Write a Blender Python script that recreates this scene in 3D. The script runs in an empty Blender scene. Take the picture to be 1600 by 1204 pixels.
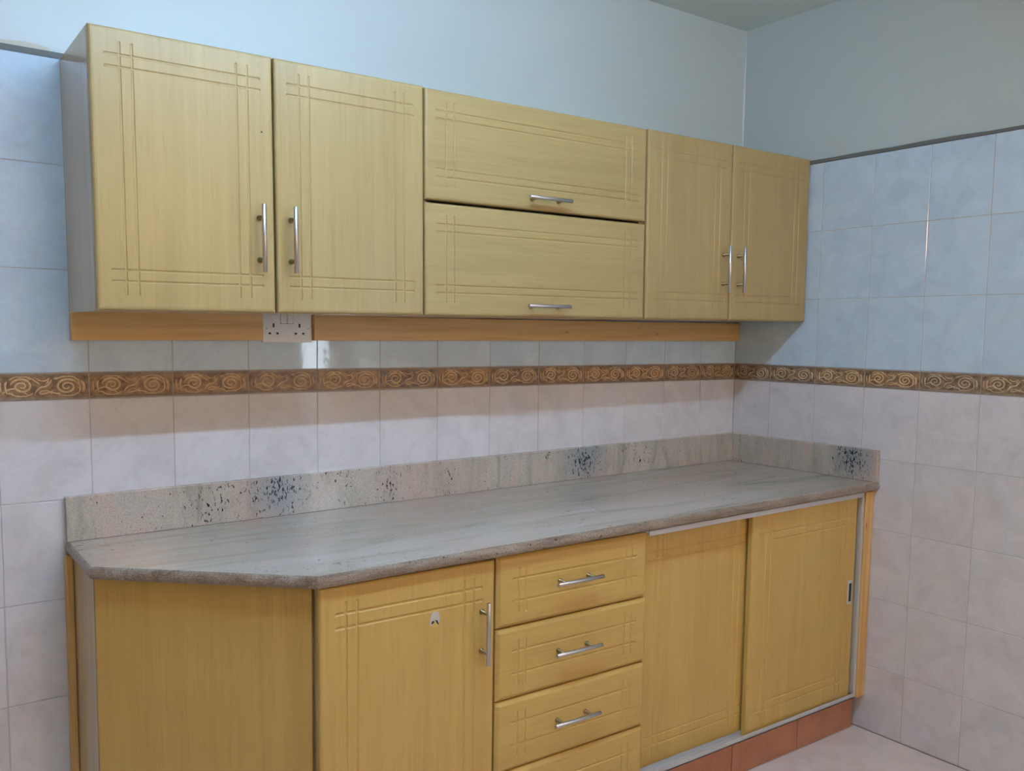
import bpy, bmesh, math, random
from mathutils import Vector, Matrix
random.seed(7)
scene = bpy.context.scene
COL = scene.collection

# ---------------------------------------------------------------- camera
def camera():
    yaw, pitch, roll = 0.6231, -0.0886, 0.0125
    f = Vector((math.sin(yaw)*math.cos(pitch), math.cos(yaw)*math.cos(pitch), math.sin(pitch)))
    r = Vector((math.cos(yaw), -math.sin(yaw), 0)); u = r.cross(f)
    r2 = math.cos(roll)*r + math.sin(roll)*u
    u2 = -math.sin(roll)*r + math.cos(roll)*u
    cd = bpy.data.cameras.new('camera'); c = bpy.data.objects.new('camera', cd); COL.objects.link(c)
    m = Matrix.Identity(4)
    for i in range(3):
        m[i][0] = r2[i]; m[i][1] = u2[i]; m[i][2] = -f[i]
    m[0][3], m[1][3], m[2][3] = -2.8453, -2.3572, 1.3896
    c.matrix_world = m
    cd.sensor_width = 36; cd.lens = 1385.84*36/1600
    cd.shift_x = 15.82/1600; cd.shift_y = 41.6/1600
    cd.clip_start = .02
    scene.camera = c
camera()

# ---------------------------------------------------------------- world, exposure
w = bpy.data.worlds.new('sky'); scene.world = w; w.use_nodes = True
bg = w.node_tree.nodes['Background']
bg.inputs[0].default_value = (.72, .87, 1, 1); bg.inputs[1].default_value = 5.0
vs = scene.view_settings
vs.view_transform = 'Standard'; vs.look = 'None'; vs.exposure = 1.4; vs.gamma = 1; vs.use_curve_mapping = False
TUBE_COL, TUBE_POW = (.62, .93, 1.36), 46.0
FILL_COL, FILL_POW = (1.0, .55, .24), 14.5  # added warm fill for the shade under the wall cabinets

# ---------------------------------------------------------------- materials
def new_mat(name):
    m = bpy.data.materials.new(name); m.use_nodes = True
    nt = m.node_tree; b = nt.nodes['Principled BSDF']
    return m, nt, b
def node(nt, t, **kw):
    n = nt.nodes.new(t)
    for k, v in kw.items():
        if k in n.inputs: n.inputs[k].default_value = v
        else: setattr(n, k, v)
    return n
def coords(nt, scale, rnd=True, rot=(0, 0, 0)):
    tc = node(nt, 'ShaderNodeTexCoord'); mp = node(nt, 'ShaderNodeMapping')
    mp.inputs['Scale'].default_value = scale; mp.inputs['Rotation'].default_value = rot
    if rnd:
        oi = node(nt, 'ShaderNodeObjectInfo')
        mu = node(nt, 'ShaderNodeMath', operation='MULTIPLY'); mu.inputs[1].default_value = 37.0
        nt.links.new(oi.outputs['Random'], mu.inputs[0])
        ad = node(nt, 'ShaderNodeVectorMath', operation='ADD')
        nt.links.new(tc.outputs['Object'], ad.inputs[0]); nt.links.new(mu.outputs[0], ad.inputs[1])
        nt.links.new(ad.outputs[0], mp.inputs['Vector'])
    else:
        nt.links.new(tc.outputs['Object'], mp.inputs['Vector'])
    return mp.outputs[0]
def noise(nt, vec, scale=1, detail=4, rough=.55, dist=0):
    n = node(nt, 'ShaderNodeTexNoise'); n.inputs['Scale'].default_value = scale
    n.inputs['Detail'].default_value = detail; n.inputs['Roughness'].default_value = rough; n.inputs['Distortion'].default_value = dist
    nt.links.new(vec, n.inputs['Vector']); return n.outputs['Fac']
def ramp(nt, fac, stops):
    r = node(nt, 'ShaderNodeValToRGB'); cr = r.color_ramp
    while len(cr.elements) < len(stops): cr.elements.new(.5)
    for e, (p, c) in zip(cr.elements, stops):
        e.position = p; e.color = (*c, 1) if len(c) == 3 else c
    nt.links.new(fac, r.inputs[0]); return r.outputs[0]
def mix(nt, fac, a, b, mode='MIX'):
    m = node(nt, 'ShaderNodeMix', data_type='RGBA', blend_type=mode)
    for i, v in ((0, fac), (6, a), (7, b)):
        if isinstance(v, (int, float)): m.inputs[i].default_value = v
        elif isinstance(v, tuple): m.inputs[i].default_value = (*v, 1)
        else: nt.links.new(v, m.inputs[i])
    return m.outputs[2]
def bump(nt, b, h, strength=.2, dist=.002):
    n = node(nt, 'ShaderNodeBump'); n.inputs['Strength'].default_value = strength; n.inputs['Distance'].default_value = dist
    nt.links.new(h, n.inputs['Height']); nt.links.new(n.outputs[0], b.inputs['Normal'])
def plain(name, col, rough=.5, metal=0, spec=.5):
    m, nt, b = new_mat(name)
    b.inputs['Base Color'].default_value = (*col, 1); b.inputs['Roughness'].default_value = rough
    b.inputs['Metallic'].default_value = metal; b.inputs['Specular IOR Level'].default_value = spec
    v = coords(nt, (1, 1, 1)); n = noise(nt, v, 60, 3)
    c = mix(nt, n, tuple(x*.93 for x in col), tuple(min(1, x*1.06) for x in col)); nt.links.new(c, b.inputs['Base Color'])
    return m

def mat_laminate(name, axis, dark, mid, light, rough=.34):
    """oak-look foil: long fine grain along `axis` (0=x, 2=z)"""
    m, nt, b = new_mat(name)
    sc = [70, 70, 70]; sc[axis] = 1.6
    v = coords(nt, tuple(sc)); fine = noise(nt, v, 1, 5, .6, .3)
    sc2 = [9, 9, 9]; sc2[axis] = .7
    v2 = coords(nt, tuple(sc2)); broad = noise(nt, v2, 1, 3, .5, 1.2)
    sc3 = [190, 190, 190]; sc3[axis] = 9
    v3 = coords(nt, tuple(sc3)); pores = noise(nt, v3, 1, 2, .5)
    c = ramp(nt, fine, [(.3, dark), (.5, mid), (.72, light)])
    c2 = ramp(nt, broad, [(.3, tuple(x*.93 for x in mid)), (.7, tuple(min(1, x*1.05) for x in light))])
    c = mix(nt, .5, c, c2)
    pr = ramp(nt, pores, [(.30, (.86, .83, .78)), (.44, (1, 1, 1))])
    c = mix(nt, .55, c, pr, 'MULTIPLY')
    nt.links.new(c, b.inputs['Base Color'])
    b.inputs['Roughness'].default_value = rough; b.inputs['Specular IOR Level'].default_value = .45
    bump(nt, b, pores, .06, .0006)
    return m

def mat_pine(name, axis):
    m, nt, b = new_mat(name)
    sc = [40, 40, 40]; sc[axis] = 1.3
    v = coords(nt, tuple(sc)); g = noise(nt, v, 1, 4, .55, 1.0)
    c = ramp(nt, g, [(.3, (.60, .32, .09)), (.5, (.71, .42, .145)), (.72, (.76, .49, .20))])
    sk = [16, 16, 16]; sk[axis] = 5.0
    vk = coords(nt, tuple(sk)); vo = node(nt, 'ShaderNodeTexVoronoi'); vo.inputs['Scale'].default_value = 1.0
    nt.links.new(vk, vo.inputs['Vector'])
    kn = ramp(nt, vo.outputs['Distance'], [(.045, (.12, .045, .012)), (.10, (1, 1, 1))])
    c = mix(nt, .85, c, kn, 'MULTIPLY')
    nt.links.new(c, b.inputs['Base Color']); b.inputs['Roughness'].default_value = .38
    bump(nt, b, g, .12, .001)
    return m

def mat_tile(name, base, cloud, vein, rough=.10):
    m, nt, b = new_mat(name)
    v = coords(nt, (1, 1, 1)); n1 = noise(nt, v, 9, 5, .6, .8); n2 = noise(nt, v, 26, 4, .6, 1.5)
    c = ramp(nt, n1, [(.32, cloud), (.62, base)])
    vn = ramp(nt, n2, [(.30, vein), (.46, (1, 1, 1))])
    c = mix(nt, .55, c, vn, 'MULTIPLY')
    oi = node(nt, 'ShaderNodeObjectInfo')
    tone = ramp(nt, oi.outputs['Random'], [(0, (.965, .965, .965)), (1, (1, 1, 1))])
    c = mix(nt, 1.0, c, tone, 'MULTIPLY')
    nt.links.new(c, b.inputs['Base Color'])
    b.inputs['Roughness'].default_value = rough; b.inputs['Specular IOR Level'].default_value = .5
    n3 = noise(nt, v, 22, 2, .5); bump(nt, b, n3, .14, .0015)
    return m

def mat_granite(name, streak, patches, rough=.13):
    m, nt, b = new_mat(name)
    v = coords(nt, streak, rnd=False)
    n1 = noise(nt, v, 1, 6, .62, .9)
    c = ramp(nt, n1, [(.27, (.30, .285, .24)), (.42, (.44, .405, .33)), (.55, (.52, .47, .40)), (.66, (.57, .46, .39)), (.78, (.50, .47, .44))])
    vb = coords(nt, (1, 1, 1), rnd=False)
    pk = noise(nt, vb, 3.2, 3, .5, .6)
    pm = ramp(nt, pk, [(.50, (0, 0, 0)), (.66, (1, 1, 1))])
    c = mix(nt, pm, c, mix(nt, .5, c, (.55, .40, .33)))
    gn = noise(nt, vb, 260, 2, .5)
    gr = ramp(nt, gn, [(.33, (.62, .60, .58)), (.6, (1.06, 1.06, 1.06))])
    c = mix(nt, .5, c, gr, 'MULTIPLY')
    # sparse dark mica specks, drawn out along the streak direction
    vs_ = coords(nt, tuple(min(170, 40 + 9*s) for s in streak), rnd=False, rot=(0, .35, 0))
    sp = noise(nt, vs_, 1, 3, .6, .6)
    dens = noise(nt, vb, 4.5, 2, .5, 0)
    thr = node(nt, 'ShaderNodeMath', operation='MULTIPLY_ADD'); thr.inputs[1].default_value = .30; thr.inputs[2].default_value = -.16
    nt.links.new(dens, thr.inputs[0])
    add = node(nt, 'ShaderNodeMath', operation='ADD'); nt.links.new(sp, add.inputs[0]); nt.links.new(thr.outputs[0], add.inputs[1])
    last = add.outputs[0]
    tint = None
    tc = node(nt, 'ShaderNodeTexCoord')
    for (px, py, pz, rx, rz, amp) in patches:       # mica clusters where the slab has them
        sub = node(nt, 'ShaderNodeVectorMath', operation='SUBTRACT'); sub.inputs[1].default_value = (px, py, pz)
        nt.links.new(tc.outputs['Object'], sub.inputs[0])
        mu = node(nt, 'ShaderNodeVectorMath', operation='MULTIPLY'); mu.inputs[1].default_value = (1/rx, 1/rx, 1/rz)
        nt.links.new(sub.outputs[0], mu.inputs[0])
        ln = node(nt, 'ShaderNodeVectorMath', operation='LENGTH'); nt.links.new(mu.outputs[0], ln.inputs[0])
        k = node(nt, 'ShaderNodeMapRange'); k.inputs[1].default_value = 1.15; k.inputs[2].default_value = .25
        k.inputs[3].default_value = 0; k.inputs[4].default_value = amp
        nt.links.new(ln.outputs['Value'], k.inputs[0])
        a2 = node(nt, 'ShaderNodeMath', operation='ADD'); nt.links.new(last, a2.inputs[0]); nt.links.new(k.outputs[0], a2.inputs[1]); last = a2.outputs[0]
        t2 = node(nt, 'ShaderNodeMath', operation='MULTIPLY'); t2.inputs[1].default_value = (.75 if amp > .12 else .05)/amp; nt.links.new(k.outputs[0], t2.inputs[0])
        if tint is None: tint = t2.outputs[0]
        else:
            t3 = node(nt, 'ShaderNodeMath', operation='MAXIMUM'); nt.links.new(tint, t3.inputs[0]); nt.links.new(t2.outputs[0], t3.inputs[1]); tint = t3.outputs[0]
    if tint is not None:
        c = mix(nt, tint, c, (.25, .29, .32))
    sk = ramp(nt, last, [(.665, (0, 0, 0)), (.69, (1, 1, 1))])
    c = mix(nt, sk, c, (.02, .024, .03))
    nt.links.new(c, b.inputs['Base Color'])
    b.inputs['Roughness'].default_value = rough; b.inputs['Specular IOR Level'].default_value = .6
    return m

def mat_granite_edge(name):
    m, nt, b = new_mat(name)
    v = coords(nt, (6, 40, 40), rnd=False); n1 = noise(nt, v, 1, 5, .6, .5)
    c = ramp(nt, n1, [(.3, (.20, .145, .105)), (.5, (.33, .26, .20)), (.7, (.42, .36, .30))])
    vg_ = coords(nt, (1, 1, 1), rnd=False); g = noise(nt, vg_, 330, 3, .6)
    gr = ramp(nt, g, [(.36, (.35, .32, .30)), (.55, (1.05, 1.05, 1.05))])
    c = mix(nt, .75, c, gr, 'MULTIPLY')
    sp = noise(nt, coords(nt, (60, 60, 60), rnd=False), 1, 2, .6)
    c = mix(nt, ramp(nt, sp, [(.68, (0, 0, 0)), (.71, (1, 1, 1))]), c, (.025, .022, .02))
    nt.links.new(c, b.inputs['Base Color']); b.inputs['Roughness'].default_value = .33
    return m

def mat_paint(name, a, bcol, rough=.42):
    m, nt, b = new_mat(name)
    v = coords(nt, (1, 1, 1), rnd=False); n = noise(nt, v, 1.6, 4, .55, .5)
    c = ramp(nt, n, [(.35, a), (.65, bcol)]); nt.links.new(c, b.inputs['Base Color'])
    b.inputs['Roughness'].default_value = rough; b.inputs['Specular IOR Level'].default_value = .5
    n2 = noise(nt, v, 14, 3); bump(nt, b, n2, .08, .003)
    return m

def mat_border(name, lo, hi, rough):
    m, nt, b = new_mat(name)
    v = coords(nt, (1, 1, 1)); n = noise(nt, v, 60, 4, .6)
    c = ramp(nt, n, [(.35, lo), (.62, hi)])
    oi = node(nt, 'ShaderNodeObjectInfo')
    tone = ramp(nt, oi.outputs['Random'], [(0, (.78, .80, .86)), (.5, (1, .95, .88)), (1, (1.1, 1, .85))])
    c = mix(nt, 1.0, c, tone, 'MULTIPLY')
    nt.links.new(c, b.inputs['Base Color']); b.inputs['Roughness'].default_value = rough
    return m

def mat_emit(name, col, power):
    m, nt, b = new_mat(name)
    b.inputs['Base Color'].default_value = (.9, .9, .9, 1)
    b.inputs['Emission Color'].default_value = (*col, 1); b.inputs['Emission Strength'].default_value = power
    return m
def mat_glass(name, tint=1.0):
    m = bpy.data.materials.new(name); m.use_nodes = True; nt = m.node_tree
    nt.nodes.clear()
    o = node(nt, 'ShaderNodeOutputMaterial'); t = node(nt, 'ShaderNodeBsdfTransparent'); g = node(nt, 'ShaderNodeBsdfGlossy')
    g.inputs['Roughness'].default_value = .02; t.inputs[0].default_value = (tint, tint, tint, 1)
    mx = node(nt, 'ShaderNodeMixShader'); fr = node(nt, 'ShaderNodeFresnel')
    nt.links.new(fr.outputs[0], mx.inputs[0]); nt.links.new(t.outputs[0], mx.inputs[1]); nt.links.new(g.outputs[0], mx.inputs[2]); nt.links.new(mx.outputs[0], o.inputs[0])
    return m

LD, LM, LL = (.370, .266, .103), (.408, .296, .117), (.446, .330, .136)
M = {}
M['lam_v'] = mat_laminate('oak_foil_vertical_grain', 2, LD, LM, LL)
M['lam_h'] = mat_laminate('oak_foil_horizontal_grain', 0, LD, LM, LL)
BD, BM, BL = (.515, .328, .088), (.57, .370, .102), (.62, .415, .122)
M['base_v'] = mat_laminate('deep_oak_foil_vertical_grain', 2, BD, BM, BL)
M['base_h'] = mat_laminate('deep_oak_foil_horizontal_grain', 0, BD, BM, BL)
M['carcass'] = mat_laminate('carcass_melamine', 2, (.52, .40, .25), (.60, .47, .31), (.64, .52, .36), .16)
M['pine_x'] = mat_pine('varnished_pine_lengthwise', 0)
M['pine_z'] = mat_pine('varnished_pine_upright', 2)
M['tile_up'] = mat_tile('glazed_tile_bluish', (.61, .75, .86), (.525, .655, .77), (.90, .90, .92), .05)
M['tile_lo'] = mat_tile('glazed_tile_pinkish', (.735, .715, .725), (.64, .62, .63), (.90, .88, .87), .06)
M['grout'] = plain('grout', (.50, .48, .47), .9)
M['grout_dark'] = plain('dark_cement_edge', (.16, .17, .16), .9)
M['plaster'] = plain('bare_plaster_patch', (.60, .58, .47), .8)
M['paint'] = mat_paint('pale_green_wall_paint', (.515, .59, .575), (.535, .61, .595))
M['paint_ceiling'] = mat_paint('ceiling_paint', (.64, .75, .73), (.66, .77, .74), .7)
M['paint_cream'] = mat_paint('cream_wall_paint', (.70, .54, .34), (.73, .57, .37), .6)
M['border_base'] = mat_border('border_tile_patina', (.15, .095, .055), (.40, .26, .145), .35)
M['border_relief'] = mat_border('border_tile_gilt_relief', (.55, .40, .24), (.72, .56, .36), .3)
M['border_rail'] = mat_border('border_tile_rail', (.26, .205, .165), (.40, .32, .25), .3)
M['floor'] = mat_tile('floor_tile_beige', (.78, .70, .66), (.70, .62, .58), (.90, .88, .86), .22)
M['plinth'] = mat_tile('plinth_tile_terracotta', (.50, .21, .11), (.41, .16, .08), (.85, .80, .78), .3)
M['steel'] = plain('brushed_steel', (.56, .56, .58), .34, 1.0)
M['post'] = plain('brass_handle_post', (.30, .22, .11), .35, .9)
M['alu'] = plain('aluminium_track', (.66, .68, .70), .4, .55)
M['white_plastic'] = plain('white_plastic', (.80, .78, .74), .3)
M['black'] = plain('dark_slot', (.012, .011, .010), .6)
M['paper'] = plain('torn_white_paper', (.58, .53, .47), .7)
M['splinter'] = plain('bare_splintered_board', (.62, .43, .14), .8)
M['caulk'] = plain('white_caulk', (.74, .78, .77), .6)
M['white_metal'] = plain('white_enamel', (.8, .8, .8), .4)
M['glass'] = mat_glass('window_glass'); M['glass_dimming'] = mat_glass('dimming_window_glass', .35)  # second glass darkened to weaken the low part of the window reflection
M['tube'] = mat_emit('tube_glow', TUBE_COL, TUBE_POW)
M['globe'] = mat_emit('fill_glow', FILL_COL, FILL_POW)
M['granite'] = mat_granite('polished_granite_top', (2.2, 15, 15), [(1.05, -.20, 0, .08, .08, .07), (2.22, -.22, 0, .03, .03, .08)], .09)
M['granite_edge'] = mat_granite_edge('sawn_granite_edge')
M['granite_v'] = mat_granite('polished_granite_upstand', (16, 16, 4.5), [(.54, -.02, .065, .10, .10, .125), (1.66, -.02, .075, .115, .11, .14), (1.50, -.02, .09, .04, .06, .12), (2.45, -.555, .080, .095, .085, .145), (.88, -.02, .05, .05, .09, .10), (1.09, -.02, .06, .05, .08, .10)], .16)

# ---------------------------------------------------------------- mesh helpers
class MB:
    def __init__(s): s.bm = bmesh.new()
    def box(s, x0, x1, y0, y1, z0, z1, bev=0, seg=1):
        vs_ = [s.bm.verts.new((x, y, z)) for x in (x0, x1) for y in (y0, y1) for z in (z0, z1)]
        F = [(0, 1, 3, 2), (4, 6, 7, 5), (0, 4, 5, 1), (2, 3, 7, 6), (0, 2, 6, 4), (1, 5, 7, 3)]
        fs = [s.bm.faces.new([vs_[i] for i in f]) for f in F]
        if bev:
            es = list({e for f in fs for e in f.edges})
            bmesh.ops.bevel(s.bm, geom=es, offset=bev, segments=seg, affect='EDGES', profile=.5)
        return s
    def tube(s, pts, rad, n=12, cap=True):
        rad = rad if isinstance(rad, (list, tuple)) else [rad]*len(pts)
        P = [Vector(p) for p in pts]; rings = []
        for i, p in enumerate(P):
            d = (P[min(i+1, len(P)-1)] - P[max(i-1, 0)]).normalized()
            a = Vector((0, 0, 1)) if abs(d.z) < .9 else Vector((1, 0, 0))
            u = d.cross(a).normalized(); v = d.cross(u)
            rings.append([s.bm.verts.new(p + rad[i]*(math.cos(2*math.pi*k/n)*u + math.sin(2*math.pi*k/n)*v)) for k in range(n)])
        for a, b in zip(rings, rings[1:]):
            for k in range(n):
                f = s.bm.faces.new([a[k], a[(k+1) % n], b[(k+1) % n], b[k]]); f.smooth = True
        if cap:
            s.bm.faces.new(rings[0]); s.bm.faces.new(rings[-1])
        return s
    def prism(s, poly, y0, y1):
        """outline in x,z extruded from y0 to y1"""
        a = [s.bm.verts.new((x, y0, z)) for x, z in poly]; b = [s.bm.verts.new((x, y1, z)) for x, z in poly]
        s.bm.faces.new(a); s.bm.faces.new(b[::-1])
        for i in range(len(a)): s.bm.faces.new([a[i], a[(i+1) % len(a)], b[(i+1) % len(a)], b[i]])
        return s
    def ribbon(s, pts, wid, y0, hgt):
        """domed strip in the x,z plane standing out towards -y"""
        P = [Vector((p[0], 0, p[1])) for p in pts]; N = len(P); rows = []
        for i, p in enumerate(P):
            d = (P[min(i+1, N-1)] - P[max(i-1, 0)]).normalized(); nrm = Vector((-d.z, 0, d.x))
            w_ = wid[i] if isinstance(wid, list) else wid
            h = hgt*min(1, w_/.0022)
            rows.append([s.bm.verts.new(p + nrm*w_*t + Vector((0, y0 - h*(1-t*t), 0))) for t in (-1, -.5, 0, .5, 1)])
        for a, b in zip(rows, rows[1:]):
            for k in range(4):
                f = s.bm.faces.new([a[k], a[k+1], b[k+1], b[k]]); f.smooth = True
        return s
    def mesh(s, name, mats):
        bmesh.ops.recalc_face_normals(s.bm, faces=s.bm.faces[:])
        me = bpy.data.meshes.new(name); s.bm.to_mesh(me); s.bm.free()
        for m in (mats if isinstance(mats, (list, tuple)) else [mats]): me.materials.append(m)
        return me
    def build(s, name, mat, parent=None, loc=(0, 0, 0)):
        return obj(name, s.mesh(name, mat), parent, loc)
def obj(name, me, parent=None, loc=(0, 0, 0), rot=None):
    o = bpy.data.objects.new(name, me); COL.objects.link(o)
    if parent: o.parent = parent
    o.location = loc
    if rot: o.rotation_euler = rot
    return o
def thing(name, label, cat, loc, rot=(0, 0, 0), group=None):
    o = obj(name, None, None, loc, rot); o.empty_display_size = .05
    return tag(o, label, cat, group)
def tag(o, label, cat, group=None):
    o['label'] = label; o['category'] = cat
    if group: o['group'] = group
    return o
def struct(o): o['kind'] = 'structure'; return o

# ---------------------------------------------------------------- room shell
XL, YF, ZC = -4.2, -3.6, 2.575
TH, TB, ZB, TW = .2458, .0644, 1.2171, .2        # tile height, border height, border foot, tile width
ZT = ZB + TB + 3*TH                               # top of the tiling
PL = .007                                         # plaster plane behind the tile faces

floor = struct(MB().box(XL-.1, .1, YF-.1, .1, -.12, -.008).build('floor', M['grout']))
ceiling = struct(MB().box(XL-.1, .1, YF-.1, .1, ZC, ZC+.1).build('ceiling', M['paint_ceiling']))
wall_back = struct(MB().box(XL-.1, .1, PL, .12, -.008, ZC).build('wall_back', M['paint']))
wall_right = struct(MB().box(PL, .12, YF-.1, PL, -.008, ZC).build('wall_right', M['paint']))
wall_left = struct(MB().box(XL-.12, XL, YF-.1, PL, -.008, ZC).build('wall_left', M['paint_cream']))
WX0, WX1, WZ0, WZ1 = -.345, -.085, .70, 2.08
m = MB()
m.box(XL, WX0, YF-.12, YF, -.008, ZC); m.box(WX1, PL, YF-.12, YF, -.008, ZC)
m.box(WX0, WX1, YF-.12, YF, -.008, WZ0); m.box(WX0, WX1, YF-.12, YF, WZ1, ZC)
wall_front = struct(m.build('wall_front', M['paint_cream']))
win = struct(obj('window_1', None, None, (WX0, YF, WZ0)))
W_, H_ = WX1-WX0, WZ1-WZ0
m = MB(); t = .022
m.box(0, t, -.08, -.03, 0, H_); m.box(W_-t, W_, -.08, -.03, 0, H_); m.box(t, W_-t, -.08, -.03, 0, t); m.box(t, W_-t, -.08, -.03, H_-t, H_)
m.build('window_frame', M['white_metal'], win)
MB().box(t, W_-t, -.058, -.054, .345, H_-t).build('pane', M['glass'], win)
MB().box(t, W_-t, -.058, -.054, t, .325).build('pane', M['glass_dimming'], win)  # darkened lower pane, added to dim the reflection in the lower tiles
MB().box(t, W_-t, -.07, -.04, .325, .345).build('transom', M['white_metal'], win)
MB().box(-.02, W_+.02, -.02, .03, -.025, 0, .003).build('window_sill', M['white_metal'], win)

# grout beds, 1.2 mm behind the tile faces
MB().box(XL, .0012, .0012, PL, 0, ZT-.002).build('grout_bed', M['grout'], wall_back)
MB().box(.0012, PL, YF, .0012, 0, ZT-.002).build('grout_bed', M['grout'], wall_right)

tile_meshes = {}
def tile_mesh(wd, ht, mat, key):
    k = (round(wd, 4), round(ht, 4), key)
    if k not in tile_meshes:
        g = .0009
        tile_meshes[k] = MB().box(-wd/2+g, wd/2-g, 0, .006, -ht/2+g, ht/2-g, .0012).mesh('tile', mat)
    return tile_meshes[k]
# the relief border tile: plaque, two rails, scrollwork
def spiral(cx, cz, r0, turns, a0, sgn, n=30, sq=1.0):
    pts = []
    for i in range(n):
        t_ = i/(n-1); r = r0*(1-.88*t_); a = a0 + sgn*2*math.pi*turns*t_
        pts.append((cx + sq*r*math.cos(a), cz + r*math.sin(a)))
    return pts
def scroll_mesh(wd, flip=False):
    b = MB(); k = wd/.2; hc = .0322
    def rb(pts, w0, w1, h=.0034):
        w0 *= 1.15; w1 *= 1.25
        n = len(pts); ws = [w0 + (w1-w0)*i/(n-1) for i in range(n)]
        ws = [max(.0004, x*min(1, (i+1)/3, (n-i)/2)) for i, x in enumerate(ws)]
        pts = [(x*k - wd/2, z - hc) for x, z in pts]
        if flip: pts = [(-x, z) for x, z in pts]
        b.ribbon(pts, ws, .0005, h)
    rb(spiral(.052, .033, .0190, 1.9, math.pi*.95, -1, 34, 1.25), .0026, .0016)
    rb(spiral(.150, .031, .0195, 2.0, math.pi*.1, 1, 34, 1.30), .0026, .0016)
    rb([(.012+.008*i, .018+.010*math.sin(i*.55)) for i in range(8)], .0022, .0010)
    for cx_, cz_, rr, a0_, a1_, sq_ in ((.052, .033, .0245, .6, 2.5, 1.3), (.052, .033, .0245, 3.7, 5.6, 1.3), (.150, .031, .0250, .5, 2.4, 1.35), (.150, .031, .0235, 3.9, 5.7, 1.35),
                                        (.150, .031, .0290, -.5, .5, 1.25), (.052, .033, .029, 2.7, 3.6, 1.2), (.102, .012, .010, .2, 2.8, 1.4), (.098, .055, .010, 3.4, 6.0, 1.4)):
        rb([(cx_ + sq_*rr*math.cos(a0_+(a1_-a0_)*i/9), min(.0555, max(.0095, cz_ + rr*math.sin(a0_+(a1_-a0_)*i/9)))) for i in range(10)], .0016, .0012)
    # diagonal stem between both scrolls
    rb([(.080+.0034*i, .016+.0028*i+.004*math.sin(i*.6)) for i in range(12)], .0028, .0014)
    rb([(.090+.004*i, .014+.0012*i*i*.12) for i in range(9)], .0022, .0010)
    rb([(.074+.003*i, .050-.0022*i) for i in range(7)], .0022, .0010)
    rb([(.176+.0030*math.sin(i*.5), .014+.0042*i) for i in range(9)], .0022, .0012)
    rb([(.187+.0024*math.sin(i*.5), .016+.0040*i) for i in range(8)], .0020, .0012)
    rb([(.022-.0032*math.sin(i*.45), .015+.0044*i) for i in range(8)], .0022, .0012)
    rb([(.010-.0018*math.sin(i*.5), .020+.0040*i) for i in range(7)], .0020, .0010)
    for cx, cz, a0, a1, L in ((.040, .050, .2, 1.0, .016), (.064, .052, -.6, .3, .016), (.035, .014, 2.4, 3.3, .014), (.120, .050, .1, .9, .015),
                              (.136, .013, 2.6, 3.4, .016), (.166, .050, -.7, .1, .014), (.105, .040, .9, 1.6, .012), (.112, .018, -.4, .4, .014)):
        pts = []; x, z = cx, cz
        for i in range(6):
            a = a0 + (a1-a0)*i/5; pts.append((x, z)); x += L/5*math.cos(a); z += L/5*math.sin(a)*.6
        rb(pts, .0026, .0008)
    return b.mesh('scroll_relief', M['border_relief'])
def rail_mesh(wd):
    b = MB(); g = .0009; h = TB/2
    for z0, z1, o in ((-h+g, -h+.0050, .0022), (-h+.0058, -h+.0076, .0012), (h-.0050, h-g, .0022), (h-.0076, h-.0058, .0012)):
        b.box(-wd/2+g, wd/2-g, -o, .001, z0, z1, .0007)
    return b.mesh('rail', M['border_rail'])
bord = {}
def border_set(wd):
    k = round(wd, 4)
    if k not in bord: bord[k] = (tile_mesh(wd, TB, M['border_base'], 'bord'), [scroll_mesh(wd), scroll_mesh(wd, True)], rail_mesh(wd))
    return bord[k]

def tile_wall(wall, cols, to_world, rotz):
    for c0, c1 in cols:
        wd = c1-c0; cc = (c0+c1)/2
        rows = [(ZB-TH*(i+1), ZB-TH*i, 'lo') for i in range(4)] + [(0.0, ZB-TH*4, 'lo')] + [(ZB+TB+TH*i, ZB+TB+TH*(i+1), 'up') for i in range(3)]
        for z0, z1, kind in rows:
            me = tile_mesh(wd, z1-z0, M['tile_'+kind], kind)
            j = lambda s_: random.uniform(-s_, s_)
            obj('tile', me, wall, to_world(cc, (z0+z1)/2), (j(.0022), 0, rotz + j(.0026)))
        tm, sm, rm = border_set(wd)
        o = obj('border_tile', tm, wall, to_world(cc, ZB+TB/2), (0, 0, rotz))
        obj('scroll_relief', sm[0], o); obj('rail', rm, o)
n_back = int((0-XL)/TW)
tile_wall(wall_back, [(-TW*(i+1), -TW*i) for i in range(n_back)], lambda c, z: (c, 0, z), 0)
Y1 = .1735
cols = [(0, Y1)]
while cols[-1][1] + TW <= -YF: cols.append((cols[-1][1], cols[-1][1]+TW))
tile_wall(wall_right, cols, lambda c, z: (0, -c, z), -math.pi/2)

# floor tiles
FT = .6
fm = MB().box(-FT/2+.0015, FT/2-.0015, -FT/2+.0015, FT/2-.0015, -.008, 0, .0012).mesh('floor_tile', M['floor'])
for i in range(7):
    for k in range(6):
        obj('floor_tile', fm, floor, (-FT*(i+.5), -FT*(k+.5), 0))

# dark ragged cement edge above the tiling
def ragged(L, z0, z1, n, a):
    lo = [(L*i/n, z0 + random.uniform(-a, a)*.3) for i in range(n+1)]
    hi = [(L*i/n, z1 + random.uniform(-a, a)) for i in range(n+1)]
    return lo + hi[::-1]
random.seed(3)
o = MB().prism(ragged(4.2, ZT-.001, ZT+.011, 40, .0025), -.0008, PL).build('trim_1', M['grout_dark'], None, (-4.2, 0, 0)); struct(o)
o = MB().prism(ragged(3.6, ZT+.001, ZT+.013, 34, .0028), -.0008, PL).build('trim_2', M['grout_dark'], None, (0, 0, 0)); struct(o)
o.rotation_euler = (0, 0, -math.pi/2)
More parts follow.
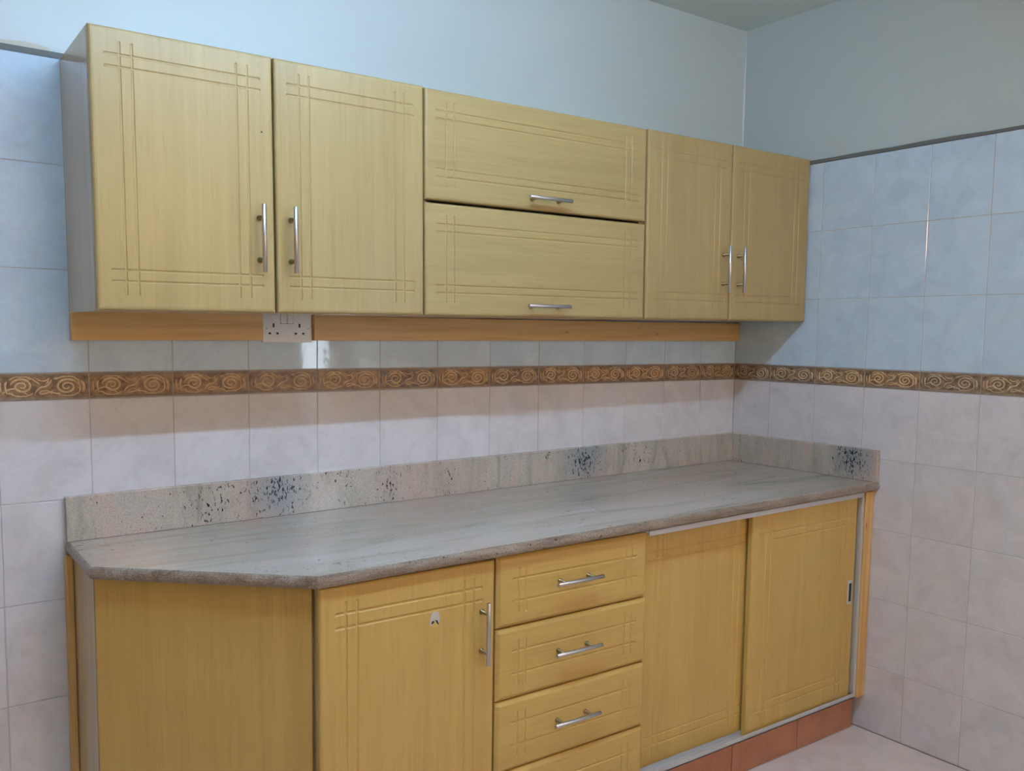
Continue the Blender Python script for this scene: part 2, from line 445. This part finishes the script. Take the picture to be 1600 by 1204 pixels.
# bare plaster patch left of the wall cabinets, caulk bead in the corner
poly = [(-2.95, 2.033), (-2.80, 2.040), (-2.64, 2.046), (-2.56, 2.043), (-2.50, 2.046), (-2.465, 2.041), (-2.458, 2.030), (-2.95, 2.029)]
MB().prism(poly, PL-.0012, PL+.001).build('bare_plaster_patch', M['plaster'], wall_back)
o = MB().tube([(PL-.002, PL-.002, ZT+.01), (PL-.002, PL-.002, ZC)], .0045, 8).build('trim_3', M['caulk']); struct(o)

# ---------------------------------------------------------------- handles, routed fronts
def handle_mesh(L, vertical):
    b = MB(); r = .0053; so = .031
    P = (lambda t_, y: (0, y, t_)) if vertical else (lambda t_, y: (t_, y, 0))
    b.tube([P(-L/2, -so), P(-L/2+.001, -so), P(L/2-.001, -so), P(L/2, -so)], [r*.8, r, r, r*.8], 14)
    return b.mesh('handle', M['steel'])
def posts_mesh(L, vertical):
    b = MB(); so = .031; c = L/2-.029
    P = (lambda t_, y: (0, y, t_)) if vertical else (lambda t_, y: (t_, y, 0))
    for s_ in (-c, c):
        b.tube([P(s_, .0005), P(s_, -.003), P(s_, -.0035), P(s_, -so+.003)], [.0065, .0065, .0045, .0045], 10)
    return b
HM = {}
def handle(parent, x, y, z, vertical, L=.155):
    k = (vertical, L)
    if k not in HM:
        b = posts_mesh(L, vertical)
        nf = len(b.bm.faces)
        r = .0053; so = .031
        P = (lambda t_, yy: (0, yy, t_)) if vertical else (lambda t_, yy: (t_, yy, 0))
        b.tube([P(-L/2, -so), P(-L/2+.001, -so), P(L/2-.001, -so), P(L/2, -so)], [r*.8, r, r, r*.8], 14)
        b.bm.faces.ensure_lookup_table()
        for i in range(nf): b.bm.faces[i].material_index = 1
        HM[k] = b.mesh('handle', [M['steel'], M['post']])
    o = obj('handle', HM[k], parent, (x, y, z)); o['label'] = 'brushed steel bar handle'
    return o

def front(name, parent, mat, x0, x1, z0, z1, yf, th, vg=(), hg=(), gw=.0064, gd=.0017, rim=.0055, rs=1.0):
    """a foil-wrapped board whose face is at y=yf (towards -y), with rounded rim and routed grooves.
    vg: (x, z_from, z_to), hg: (z, x_from, x_to), all in the parent's frame"""
    rimp = [(0, rim), (.0018*rs, rim*.42), (.0045*rs, rim*.12), (.0085*rs, 0)] if rs == 1 else [(0, rim), (.0012*rs, rim*.80), (.0075*rs, rim*.10), (.0095*rs, 0)]
    xs = {x0+d for d, _ in rimp} | {x1-d for d, _ in rimp}; zs = {z0+d for d, _ in rimp} | {z1-d for d, _ in rimp}
    for x, a, b in vg:
        xs |= {x-gw/2, x-gw*.18, x+gw*.18, x+gw/2}; zs |= {a, a-.003, b, b+.003}
    for z, a, b in hg:
        zs |= {z-gw/2, z-gw*.18, z+gw*.18, z+gw/2}; xs |= {a, a-.003, b, b+.003}
    def uniq(s_):
        out = []
        for v in sorted(s_):
            if not out or v-out[-1] > 2e-4: out.append(v)
        return out
    xs, zs = uniq(xs), uniq(zs)
    def edge(d):
        for (d0, h0), (d1, h1) in zip(rimp, rimp[1:]):
            if d <= d1+1e-6: return h0 + (h1-h0)*max(0, d-d0)/(d1-d0)
        return 0
    def depth(x, z):
        h = edge(min(x-x0, x1-x, z-z0, z1-z))
        for gx, a, b in vg:
            if abs(x-gx) < gw*.3 and a-1e-4 <= z <= b+1e-4: h = max(h, gd)
        for gz, a, b in hg:
            if abs(z-gz) < gw*.3 and a-1e-4 <= x <= b+1e-4: h = max(h, gd)
        return h
    b = MB(); bm = b.bm
    G = [[bm.verts.new((x, yf+depth(x, z), z)) for z in zs] for x in xs]
    for i in range(len(xs)-1):
        for j in range(len(zs)-1):
            bm.faces.new([G[i][j], G[i+1][j], G[i+1][j+1], G[i][j+1]])
    loop = [G[i][0] for i in range(len(xs))] + [G[-1][j] for j in range(1, len(zs))] + [G[i][-1] for i in range(len(xs)-2, -1, -1)] + [G[0][j] for j in range(len(zs)-2, 0, -1)]
    back = [bm.verts.new((v.co.x, yf+th, v.co.z)) for v in loop]
    n = len(loop)
    for i in range(n): bm.faces.new([loop[i], back[i], back[(i+1) % n], loop[(i+1) % n]])
    bm.faces.new(back)
    return b.build(name, mat, parent)
def tartan(x0, x1, z0, z1, a=.060, b=.085, e=.034, ht=(.055, .080), hb=(.062, .086)):
    """the crossing double lines of the cabinet doors"""
    vg = [(x, z0+e, z1-e+.004) for x in (x0+a, x0+b, x1-b, x1-a)]
    hg = [(z, x0+e-.003, x1-e+.003) for z in (z0+hb[0], z0+hb[1], z1-ht[1], z1-ht[0])]
    return vg, hg

# ---------------------------------------------------------------- wall cabinets
TILT = .0080
ZU = 1.4265
def wall_unit(label, x0, x1):
    t_ = thing('wall_cabinet', label, 'cabinet', (x0, 0, ZU + TILT*(x0+2.44)), (0, -TILT, 0), 'wall cabinets in one row')
    wd = x1-x0; H = .590; D = .301; p = .016
    b = MB()
    b.box(0, p, -D, -.001, 0, H); b.box(wd-p, wd, -D, -.001, 0, H)
    b.box(p, wd-p, -D, -.001, 0, p); b.box(p, wd-p, -D, -.001, H-p, H); b.box(p, wd-p, -.012, -.002, p, H-p)
    b.build('body', M['carcass'], t_)
    return t_
UF, UT = -.322, .0185
def udoor(t_, x0, x1, side):
    z0, z1 = .0015, .590
    vg, hg = tartan(x0, x1, z0, z1)
    d = front('door', t_, M['lam_v'], x0, x1, z0, z1, UF, UT, vg, hg)
    handle(d, x1-.037 if side == 'R' else x0+.035, UF, .172, True)
    return d
u = wall_unit('oak look wall cabinet with two tall doors, above the wall socket', -2.44, -1.6375)
d = udoor(u, .0, .3935, 'R')
MB().tube([(.366, UF-.0003, .417), (.366, UF+.002, .417)], .0022, 8).build('screw_hole', M['black'], d)
udoor(u, .3985, .8005, 'L')
u = wall_unit('oak look wall cabinet with two wide lift-up flaps stacked one above the other', -1.6355, -.829)
wd = .8065
for z0, z1 in ((.3045, .588), (.0015, .2965)):
    vg, hg = tartan(.0005, wd-.0055, z0, z1, .064, .089, .036, (.054, .074), (.060, .080))
    d = front('flap_door', u, M['lam_h'], .0005, wd-.0055, z0, z1, UF, UT, vg, hg)
    handle(d, wd/2-.005, UF, z0+.031, False)
u = wall_unit('oak look wall cabinet with two narrow tall doors, against the right tiled wall', -.8275, -.0015)
udoor(u, .001, .3985, 'R')
udoor(u, .4025, .825, 'L')

# ---------------------------------------------------------------- battens under the wall cabinets, socket
for lab, x0, x1 in (('short varnished pine batten on the tiles, left of the wall socket', -2.44, -1.965), ('long varnished pine batten on the tiles, right of the wall socket', -1.817, -.001)):
    b = MB(); L = x1-x0
    b.box(0, L, -.020, -.0005, 0, .069, .0012)
    o = b.build('wall_batten', M['pine_x'], None, (x0, 0, 1.360 + .0045*(x0+2.44))); o.rotation_euler = (0, -.0045, 0)
    tag(o, lab, 'batten', 'pine battens under the wall cabinets')
s = thing('wall_socket', 'white double wall socket between the two pine battens', 'socket', (-1.891, -.0005, 1.357))
MB().box(-.0725, .0725, -.0085, 0, 0, .084, .0022, 2).build('faceplate', M['white_plastic'], s)
for cx in (-.0405, .0345):
    for dx, dz, w2, h2 in ((0, .0465, .0024, .0052), (-.0110, .0245, .0034, .0026), (.0110, .0245, .0034, .0026)):
        MB().box(cx+dx-w2, cx+dx+w2, -.0088, -.006, dz-h2, dz+h2).build('pin_slot', M['black'], s)
for sx, rz in ((-.0605, .5), (.0605, -.6)):
    sc_ = MB().tube([(sx, -.0094, .038), (sx, -.006, .038)], .0032, 12).build('screw', M['steel'], s)
    sl = MB().box(-.0026, .0026, -.0003, .0006, -.0006, .0006).build('slot', M['black'], sc_, (sx, -.0094, .038)); sl.rotation_euler = (0, rz, 0)
for cx in (-.012, .008):
    MB().box(cx-.0093, cx+.0093, -.0087, -.007, .0512, .0768).build('switch_gap', M['black'], s)
    r_ = MB().box(cx-.0085, cx+.0085, -.0108, -.007, .052, .076, .0012).build('rocker_switch', M['white_plastic'], s)

# ---------------------------------------------------------------- worktop
CT = .0092
ct = thing('countertop', 'polished beige grey granite countertop with upstands and a clipped left corner', 'countertop', (-2.466, 0, .8695), (0, -CT, 0))
def inset(poly, offs):
    n = len(poly); L = []
    for i in range(n):
        a, b = Vector(poly[i]), Vector(poly[(i+1) % n]); d = (b-a).normalized(); nrm = Vector((-d.y, d.x))
        L.append((a + nrm*offs[i], d))
    out = []
    for i in range(n):
        (p, d), (q, e) = L[i-1], L[i]
        c = d.x*e.y - d.y*e.x; t_ = ((q.x-p.x)*e.y - (q.y-p.y)*e.x)/c
        out.append(p + d*t_)
    return out
poly = [(0, -.0005), (-.002, -.288), (.378, -.6455), (2.4655, -.651), (2.4655, -.0005)]     # counter-clockwise seen from above
prof = [(.013, 0), (.0075, -.0010), (.0032, -.0042), (.0008, -.0095), (0, -.0150), (.0008, -.0205), (.0032, -.0258), (.0075, -.0290), (.013, -.030)]
b = MB(); rings = []
for o_, z in prof:
    rings.append([b.bm.verts.new((p.x, p.y, z)) for p in inset(poly, [o_, o_, o_, 0, 0])])
for r0, r1 in zip(rings, rings[1:]):
    for i in range(5):
        f = b.bm.faces.new([r0[i], r0[(i+1) % 5], r1[(i+1) % 5], r1[i]]); f.material_index = 1 if i < 3 and r0 is not rings[0] else 0
b.bm.faces.new(rings[0]); b.bm.faces.new(rings[-1])
b.build('slab', [M['granite'], M['granite_edge']], ct)
o = MB().box(.003, 2.4655, -.0200, -.0005, .0002, .1105, .0012).build('back_upstand', M['granite_v'], ct)
o = MB().box(2.4455, 2.4652, -.6485, -.0204, .0002, .1100, .0012).build('side_upstand', M['granite_v'], ct)

# ---------------------------------------------------------------- base units
LF = -.625
def under(x): return .8395 + CT*(x+2.466) - .0035       # just below the slab
# 1: clipped-corner cabinet with one door
X0, X1 = -2.45, -1.6095
t1 = thing('base_cabinet', 'oak look base cabinet with angled end panel and one door', 'cabinet', (X0, 0, 0), group='base units under the countertop')
zt = under(X0)
def slab2(pa, pb, th, z0, z1, name, mat, bev=.0008):
    """upright panel whose outer face runs from pa to pb (x,y)"""
    a, b_ = Vector(pa), Vector(pb); d = (b_-a); L = d.length; ang = math.atan2(d.y, d.x)
    o = MB().box(0, L, 0, th, z0, z1, bev).build(name, mat, t1, (a.x, a.y, 0)); o.rotation_euler = (0, 0, ang); return o
MB().box(0, .016, -.246, -.002, .10, zt).build('side_panel', M['carcass'], t1)
pA, pB = (.001, -.2535), (.3695, -.5950)
slab2(pA, pB, .016, .10, zt, 'angled_panel', M['base_v'])
MB().box(.379, .395, -.600, -.02, .10, zt).build('partition', M['carcass'], t1)
MB().box(.8235, .8395, -.600, -.02, .10, zt).build('partition', M['carcass'], t1)
MB().box(.395, .8235, -.598, -.02, .10, .116).build('bottom_board', M['carcass'], t1)
MB().box(.395, .8235, -.598, -.56, zt-.016, zt).build('top_rail', M['carcass'], t1)
dx0, dx1, dz0, dz1 = .3745, .8350, .104, .838
vg, hg = tartan(dx0, dx1, dz0, dz1, .062, .089, .042, (.062, .094), (.065, .097))
d = front('door', t1, M['base_v'], dx0, dx1, dz0, dz1, LF, .0185, vg, hg, .0085, .0026)
handle(d, dx1-.039, LF, .668, True)
# torn sticker with two punched holes
cx, cz = .662, .717
MB().prism([(cx-.013, cz-.010), (cx-.012, cz+.004), (cx-.008, cz+.019), (cx+.001, cz+.023), (cx+.012, cz+.020), (cx+.016, cz+.006), (cx+.014, cz-.004), (cx+.004, cz-.008)], LF-.0008, LF+.001).build('torn_sticker', M['paper'], d)
MB().prism([(cx-.009, cz-.004), (cx-.004, cz+.002), (cx+.000, cz-.001), (cx-.005, cz-.006)], LF-.0014, LF+.001).build('hole', M['black'], d)
MB().prism([(cx+.002, cz+.003), (cx+.008, cz+.001), (cx+.012, cz-.008), (cx+.009, cz-.009), (cx+.005, cz-.002)], LF-.0014, LF+.001).build('hole', M['black'], d)
MB().prism([(cx-.011, cz-.009), (cx-.004, cz-.005), (cx+.001, cz-.001), (cx+.006, cz-.004), (cx+.011, cz-.013), (cx+.002, cz-.014), (cx-.008, cz-.015)], LF-.0011, LF+.001).build('splinter', M['splinter'], d)
for sx, sy, sz in ((.030, -.2805, .292), (.345, -.5725, .292)):
    o = MB().tube([(0, -.0004, 0), (0, .002, 0)], .003, 8).build('screw', M['black'], t1, (sx, sy, sz)); o.rotation_euler = (0, 0, math.atan2(pB[1]-pA[1], pB[0]-pA[0]))
# upright pine strip closing the joint to the wall
MB().box(-.019, -.0005, -.021, -.0005, 0.001, .8365, .004, 2).build('wall_strip', M['pine_z'], t1)
# 2: drawers
X0d, X1d = -1.6085, -1.0915
t2 = thing('drawer_unit', 'oak look drawer unit with stacked drawers between the door and the sliding doors', 'drawers', (X0d, 0, 0), group='base units under the countertop')
wd = X1d-X0d; zt = under(X0d)
b = MB(); b.box(0, .016, -.600, -.02, .10, zt); b.box(wd-.016, wd, -.600, -.02, .10, zt); b.box(.016, wd-.016, -.598, -.02, .10, .116); b.box(.016, wd-.016, -.598, -.56, zt-.016, zt)
b.build('body', M['carcass'], t2)
for z0, z1 in ((.6610, .8420), (.4745, .6575), (.2870, .4710), (.103, .2838)):
    xa, xb = .0015, wd-.0015
    vg = [(x, z0+.034, z1-.034) for x in (xa+.066, xa+.090, xb-.084, xb-.060)]
    hg = [(z, xa+.048, xb-.042) for z in (z0+.064, z1-.060)]
    d = front('drawer', t2, M['base_h'], xa, xb, z0, z1, LF, .0185, vg, hg, .0075, .0022, .0085, 1.15)
    handle(d, wd/2-.012, LF, (z0+z1)/2+.004, False)
# 3: sliding doors
X0s, X1s = -1.0905, -.048
t3 = thing('sliding_door_cabinet', 'oak look base cabinet with two sliding doors in aluminium tracks', 'cabinet', (X0s, 0, 0), group='base units under the countertop')
wd = X1s-X0s; zt = under(X0s)
b = MB(); b.box(0, .012, -.560, -.02, .122, zt); b.box(wd-.016, wd, -.560, -.02, .122, zt); b.box(.012, wd-.016, -.558, -.02, .122, .136); b.box(.012, wd-.016, -.558, -.52, zt-.016, zt)
b.build('body', M['carcass'], t3)
# double-channel tracks
def track(z0, z1, up):
    b = MB(); base = z0 if up else z1-.003
    b.box(.001, wd-.001, -.626, -.562, base, base+.003)
    for y in (-.626, -.5955, -.565): b.box(.001, wd-.001, y, y+.0025, z0, z1)
    return b
track(.1235, .1400, True).build('bottom_track', M['alu'], t3)
o = track(.832, .8495, False).build('top_track', M['alu'], t3, (.8410*CT*.95, 0, 0)); o.rotation_euler = (0, -CT*.95, 0)
b = MB(); b.box(wd-.014, wd-.001, -.627, -.562, .1405, .8410); b.build('side_channel', M['alu'], t3)
def sliding(x0, x1, yf):
    z0, z1 = .1275, .8455
    vg, hg = tartan(x0, x1, z0, z1, .066, .091, .034, (.072, .097), (.066, .094))
    return front('sliding_door', t3, M['base_v'], x0, x1, z0, z1, yf, .018, vg, hg, .0070, .0019, .004)
sliding(.004, .500, -.5880)
d = sliding(.4620, wd-.020, -.6150)
px, pz = wd-.047, .508
fp = MB().box(px-.013, px+.013, -.6170, -.6140, pz-.043, pz+.043, .0015).build('finger_pull', M['alu'], d)
MB().box(px-.0065, px+.0075, -.6175, -.6160, pz-.032, pz+.032).build('recess', M['black'], fp)
# upright pine strip at the wall
MB().box(wd+.0008, wd+.0465, -.632, -.602, .1222, .8570, .0012).build('end_strip', M['pine_z'], t3)

# plinth of terracotta tiles
pl = thing('plinth', 'terracotta tiled plinth under the base units', 'plinth', (-2.36, 0, 0))
MB().box(0, 2.337, -.5985, -.40, .001, .0975).build('core', M['grout'], pl)
MB().box(1.27, 2.337, -.5985, -.58, .0975, .1195).build('core', M['grout'], pl)
e = 2.338; first = True
while e > .02:
    wd_ = .318 if first else .333
    s0 = max(.0, e-wd_); first = False
    hz = .121 if (-2.36+s0) > -1.10 else .0985
    MB().box(s0+.0014, e-.0014, -.602, -.5990, .0015, hz, .0012, 2).build('plinth_tile', M['plinth'], pl); e = s0

# ---------------------------------------------------------------- ceiling tube, added fill lamp
tl = thing('tube_light', 'white ceiling batten with one fluorescent tube', 'lamp', (-2.02, -1.43, ZC))
MB().box(-.77, .77, -.022, .022, -.035, 0, .003).build('batten_housing', M['white_metal'], tl)
for sx in (-.762, .762): MB().box(sx-.010, sx+.010, -.014, .014, -.075, -.034, .003).build('tube_holder', M['white_plastic'], tl)
MB().tube([(-.750, 0, -.058), (.750, 0, -.058)], .013, 12).build('tube', M['tube'], tl)
gl = thing('fill_lamp', 'unseen globe added for warm fill light, on the cream wall opposite the cabinets', 'lamp', (-1.5, YF, 2.05))  # out-of-view lamp added to warm the cabinet shadow
MB().tube([(0, 0, 0), (0, .018, 0), (0, .02, 0), (0, .07, 0)], [.055, .055, .018, .018], 20).build('fill_lamp_plate', M['white_metal'], gl)
b = MB(); bmesh.ops.create_uvsphere(b.bm, u_segments=20, v_segments=12, radius=.14, matrix=Matrix.Translation((0, .20, 0)))
for f in b.bm.faces: f.smooth = True
b.build('globe', M['globe'], gl)
